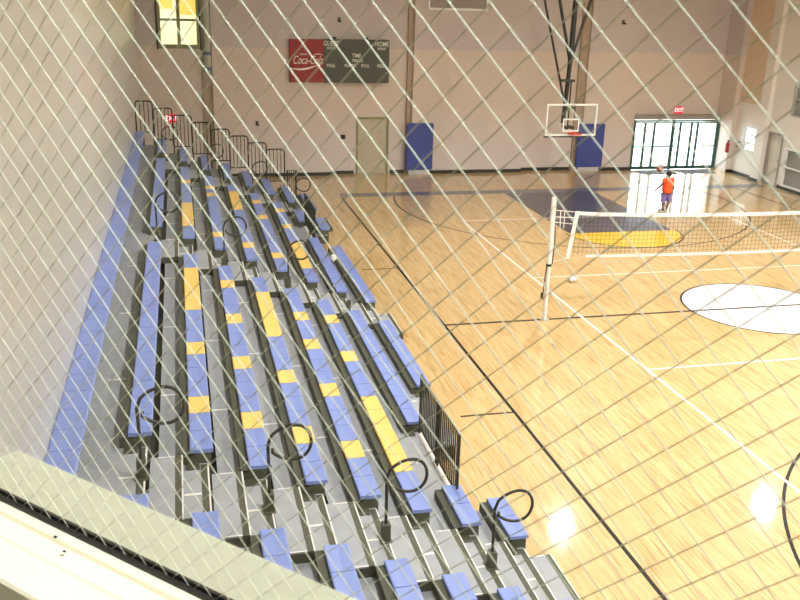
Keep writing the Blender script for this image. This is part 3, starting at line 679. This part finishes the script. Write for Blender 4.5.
# end railing: a stepped row of barred panels
t = thing('end_railing', (-4.0, YB-0.05, 0), 'black barred railing stepping down the far end of the bleachers', 'railing')
for i in range(2, 10):
    k_ = i-2
    x0, x1 = max(xf(i)-0.06+0.055*k_, XL+0.05), xf(i-1)-0.10+0.05*k_
    zb, zt = zd(i)+0.35-0.03*k_, zd(i)+1.37-0.042*k_
    x0 += 4; x1 += 4; r = 0.1
    zg = zd(min(i, 8))+0.002
    pts = [(x0, 0, zg), (x0, 0, zt-r)]+[(x0+r*(1-math.cos(PI/2*j/4)), 0, zt-r+r*math.sin(PI/2*j/4)) for j in range(1, 5)]
    pts += [(x1-r*(1-math.cos(PI/2*j/4)), 0, zt-r+r*math.sin(PI/2*j/4)) for j in (4, 3, 2, 1)]+[(x1, 0, zt-r), (x1, 0, zg)]
    fr = MB().tube(pts, 0.022, 8).tube([(x0, 0, zb), (x1, 0, zb)], 0.018, 8)
    po = fr.build('panel_frame', M['black'], t)
    n = max(4, round((x1-x0)/0.115))
    for j in range(1, n): MB().tube([(x0+(x1-x0)*j/n, 0, zb), (x0+(x1-x0)*j/n, 0, zt)], 0.0135, 6).build('bar', M['black'], po)
# low front panel of the end railing
x0, x1 = nose(2)+0.05+4, nose(1)+4
po = MB().tube([(x0, 0, 0.26), (x0, 0, 1.2), (x1-0.3, 0, 1.2), (x1-0.3, 0, 0.26)], 0.03, 8).build('panel_frame', M['black'], t)
for j in range(1, 4): MB().tube([(x0+(x1-0.3-x0)*j/4, 0, 0.3), (x0+(x1-0.3-x0)*j/4, 0, 1.2)], 0.012, 6).build('bar', M['black'], po)

# white crumpled things
def crumple(name, c, r, sc, lab, cat, sd):
    rnd = random.Random(sd); mb = MB().sphere((0, 0, 0), r, 14, sc)
    mb.v = [tuple(q*(1+rnd.uniform(-0.22, 0.22)) for q in v) for v in mb.v]
    zmin = min(v[2] for v in mb.v); mb.v = [(x, y, z-zmin) for x, y, z in mb.v]
    return tag(mb.build(name, M['paper'], loc=c), lab, cat)
crumple('paper_bag', (-1.72, 4.1, zd(1)+0.002), 0.13, (0.8, 1.2, 0.75), 'white crumpled bag on the footboard between the two lowest far benches', 'bag', 3)
crumple('paper_scrap', (4.00, 2.48, 0.004), 0.09, (1.1, 1.2, 0.7), 'small white paper scrap on the court just beyond the volleyball pole', 'paper', 5)  # small white lump for a pale spot on the floor

# ------------------------------------------------------------------ person with a ball
def skin_obj(name, verts, edges, radii, m, parent, root=0, sub=2):
    me = bpy.data.meshes.new(name); me.from_pydata(verts, edges, []); o = bpy.data.objects.new(name, me); C.objects.link(o)
    sk = o.modifiers.new('skin', 'SKIN'); sk.use_smooth_shade = True
    for k, r in enumerate(radii):
        me.skin_vertices[0].data[k].radius = (r, r) if not isinstance(r, tuple) else r
    me.skin_vertices[0].data[root].use_root = True
    o.modifiers.new('sub', 'SUBSURF').levels = sub; o.modifiers['sub'].render_levels = sub
    me.materials.append(m); o.parent = parent; return o
pr_ = thing('person', (10.33, 9.35, 0), 'small person in an orange shirt and violet-blue shorts on the court before the entrance', 'person', rz=math.radians(12)); pr_.scale = (1.06, 1.06, 1.04)
V = [(0, 0, 0.66), (0, 0, 0.8), (0, 0, 0.98), (0, 0, 1.08), (0, 0.0, 1.13), (0, 0, 1.2), (0, 0, 1.29)]
Rr = [0.1, 0.095, 0.115, 0.075, 0.042, 0.075, 0.06]; E_ = [(0, 1), (1, 2), (2, 3), (3, 4), (4, 5), (5, 6)]
def chain(start, pts, rad):
    p = start
    for q, r in zip(pts, rad): V.append(q); Rr.append(r); E_.append((p, len(V)-1)); p = len(V)-1
    return p
for s in (-1, 1):
    chain(0, [(s*0.08, 0, 0.6), (s*0.1, -0.01, 0.36), (s*0.1, 0.02*s, 0.2), (s*0.1, 0.03*s, 0.06)], [0.085, 0.055, 0.048, 0.032])
    a = len(V)-1
    V.append((s*0.11, 0.14, 0.028)); Rr.append((0.035, 0.026)); E_.append((a, len(V)-1))
    w_ = chain(3, [(s*0.14, 0, 1.04), (s*0.24, 0.0, 0.9), (s*(0.34 if s < 0 else 0.31), 0.07, 0.78), (s*(0.37 if s < 0 else 0.32), 0.09, 0.73)], [0.045, 0.036, 0.027, 0.024])
    b = V[w_]
    for kf, (dx, ln) in enumerate(((-0.018, 0.06), (-0.006, 0.07), (0.006, 0.066), (0.018, 0.055))):
        chain(w_, [(b[0]+s*0.015, b[1]+0.01+dx, b[2]-0.03), (b[0]+s*0.02, b[1]+0.02+dx*1.4, b[2]-0.03-ln*0.55)], [0.008, 0.007])
    chain(w_, [(b[0]-s*0.01, b[1]+0.035, b[2]-0.03)], [0.008])
body = skin_obj('body', V, E_, Rr, M['skin'], pr_)
MB().sphere((0, -0.01, 1.235), 0.088, 16, (0.92, 1.05, 1.0)).build('hair', M['hair'], pr_, smooth=True)
sv = [(0, 0, 0.58), (0, 0, 0.78), (0, 0, 0.95), (0, 0, 1.06), (-0.13, 0, 1.05), (-0.21, 0, 0.95), (0.13, 0, 1.05), (0.21, 0, 0.95)]
skin_obj('shirt', sv, [(0, 1), (1, 2), (2, 3), (3, 4), (4, 5), (3, 6), (6, 7)], [0.18, 0.165, 0.17, 0.11, 0.08, 0.07, 0.08, 0.07], M['shirt'], pr_)
pv = [(0, 0, 0.66), (-0.08, 0, 0.58), (-0.105, 0, 0.44), (-0.11, 0, 0.3), (0.08, 0, 0.58), (0.105, 0, 0.44), (0.11, 0, 0.3)]
skin_obj('shorts', pv, [(0, 1), (1, 2), (2, 3), (0, 4), (4, 5), (5, 6)], [0.125, 0.1, 0.088, 0.08, 0.1, 0.088, 0.08], M['shorts'], pr_)
for s in (-1, 1): MB().sphere((s*0.11, 0.07, 0.045), 0.06, 12, (0.85, 1.9, 0.72)).build('shoe', M['white'], pr_, smooth=True)
for s in (-1, 1): MB().sphere((s*0.085, 0.0, 1.2), 0.022, 8, (0.5, 1, 1.2)).build('ear', M['skin'], pr_, smooth=True)
MB().sphere((0, 0.087, 1.195), 0.016, 8).build('nose', M['skin'], pr_, smooth=True)
for s in (-1, 1): MB().sphere((s*0.032, 0.075, 1.215), 0.012, 8).build('eye', M['white'], pr_, smooth=True)
MB().box(-0.025, 0.025, 0.07, 0.079, 1.155, 1.163).build('mouth', M['poster'], pr_)
t = thing('basketball', (10.2, 9.75, 1.4), 'dull red ball in the air beside the person in orange', 'ball')
MB().sphere((0, 0, 0), 0.12, 20).build('ball_skin', M['ball'], t, smooth=True)
sm = MB()
for ax in range(3):
    pts = []
    for i in range(24):
        a = 2*PI*i/24; c, s = 0.1205*math.cos(a), 0.1205*math.sin(a); pts.append([(c, s, 0), (c, 0, s), (0, c, s)][ax])
    sm.tube(pts, 0.0025, 4, True)
sm.build('seam', M['black'], t)

# ------------------------------------------------------------------ ceiling lamps
lp = None
for k, (x, y) in enumerate(LAMPS):
    if lp is None:
        lp = o = bpy.data.objects.new('ceiling_lamp', None); C.objects.link(o)
        MB().lathe([(0.36, 0.0), (0.34, 0.05), (0.12, 0.38), (0.1, 0.45)], 0, 0, 24).build('shade', M['lamp_shell'], o)
        MB().lathe([(0.21, -0.02), (0.21, -0.001)], 0, 0, 24).build('diffuser', M['lamp_face'], o)
        MB().tube([(0, 0, 0.45), (0, 0, CEIL-LAMP_Z)], 0.015, 6).build('stem', M['lamp_shell'], o)
    else: o = copy_tree(lp)
    o.location = (x, y, LAMP_Z)
    tag(o, 'round grey high bay lamp hung from the gym ceiling', 'lamp', 'gym ceiling lamps')

# ------------------------------------------------------------------ viewing booth: wired window, frame, ledge
PHI = math.radians(-44.2)
AV = Vector((math.sin(PHI), math.cos(PHI), 0)); NV = Vector((-AV.y, AV.x, 0))
if NV.y < 0: NV = -NV
D0 = 0.45
FOOT = CAM.copy(); ANG = math.atan2(-AV.y, -AV.x)     # local x = -AV (to the right), local y = NV, origin at the eye
if abs((Matrix.Rotation(ANG, 3, 'Z') @ Vector((0, 1, 0))).dot(NV)-1) > 0.01: raise RuntimeError('axis')
def empty(name, kind=True):
    o = bpy.data.objects.new(name, None); C.objects.link(o); o.location = FOOT; o.rotation_euler = (0, 0, ANG)
    if kind: o['kind'] = 'structure'
    return o
win = empty('window_5'); win['label'] = 'diamond wired viewing window with cream frame'
ZS = -1.052*D0
LX0, LX1 = -1.96, 1.75          # along the glass (x local, left negative)
ZT = 0.75
MB().box(LX0, LX1, D0-0.003, D0+0.003, ZS-0.01, ZT).build('pane', M['wire_glass'], win)
wm = MB()
def clip(px, pz, dx, dz):
    t0, t1 = -9, 9
    for p, d, lo, hi in ((px, dx, LX0+0.005, LX1-0.005), (pz, dz, ZS-0.005, ZT-0.01)):
        a, b = (lo-p)/d, (hi-p)/d
        if a > b: a, b = b, a
        t0, t1 = max(t0, a), min(t1, b)
    return (t0, t1) if t1 > t0 else None
for fam, (al, s, o_) in enumerate(((math.radians(135.5), 0.0403, -1.0516), (math.radians(45), 0.0392, 0.161))):
    for n in range(-90, 130):
        c = (o_+s*n)*D0; na, nz = math.cos(al), math.sin(al)       # a*na+z*nz=c ; a = -x
        px, pz = -(c*na), c*nz; dx, dz = nz, na                    # direction in (x,z): perpendicular to (-na, nz)
        r = clip(px, pz, dx, dz)
        if not r: continue
        yo = D0+0.001*(1 if fam else -1)
        wm.tube([(px+dx*r[0], yo, pz+dz*r[0]), (px+dx*r[1], yo, pz+dz*r[1])], 0.00036, 6)
wm.build('wire_mesh', M['wire'], win, smooth=True)
# gasket and cream frame
MB().box(LX0, LX1, 0.4425, 0.4469, ZS-0.03, ZS+0.0045).box(LX0, LX1, 0.4531, 0.457, ZS-0.03, ZS+0.0015).build('gasket', M['gasket'], win)
prof = [(0.4424, ZS-0.05), (0.4424, ZS+0.001), (0.4335, ZS+0.001), (0.4325, ZS-0.0), (0.4315, ZS-0.004), (0.4175, ZS-0.006), (0.4165, ZS-0.001), (0.409, ZS-0.001), (0.4075, ZS-0.003), (0.372, ZS-0.003), (0.370, ZS-0.006), (0.370, ZS-0.05)]
MB().prism(prof, 'x', LX0, LX1).build('window_frame', M['cream'], win)
sp_ = MB()
for (x, y) in ((-0.63, 0.433), (-0.605, 0.423), (-0.455, 0.429)): sp_.sphere((x, y, ZS+0.0015), 0.0016, 8, (1.3, 1, 0.5))
sp_.build('frame_screw', M['gasket'], win)
led = MB().prism([(0.4575, ZS-0.05), (0.4575, ZS-0.001), (0.519, ZS-0.003), (0.524, ZS-0.008), (0.524, ZS-0.05)], 'x', -0.8046, LX1)
led.build('window_ledge', M['ledge'], win)
bw_ = empty('wall_booth_front')
MB().box(LX0-0.4, LX1+0.1, 0.38, 0.5, -6.6, ZS-0.051).build('lower_panel', M['booth'], bw_)
MB().box(LX0-0.4, LX1+0.1, 0.38, 0.5, ZT, CEIL-CAM.z).build('upper_panel', M['booth'], bw_)
MB().box(LX1, LX1+0.1, 0.38, 0.5, ZS-0.05, ZT).build('side_panel', M['booth'], bw_)
struct(MB().box(XL, XL+0.015, YN, -15.6, 5.5, CEIL-0.3).build('wall_booth_left', M['booth']), 'pale olive wall of the viewing booth')
tag(MB().box(XL+0.0151, XL+0.03, -17.6, -15.7, 5.93, 6.045).build('chair_rail', M['brown'], bevel=0.003), 'brown rail along the booth wall, seen mirrored in the window', 'chair rail')
tag(MB().box(XL+0.0151, XL+0.022, -16.5, -16.43, 6.535, 6.62).build('poster', M['poster']), 'dark red poster mirrored in the window near its upper left', 'poster')
tag(MB().box(XL+0.0151, XL+0.022, -16.415, -16.372, 6.41, 6.47).build('poster', M['poster_pink']), 'pink poster mirrored faintly in the left of the window', 'poster')
fb = empty('floor_booth'); MB().box(-1.9, 2.2, -2.2, 0.378, -1.15, -1.1).build('carpet', M['carpet'], fb)
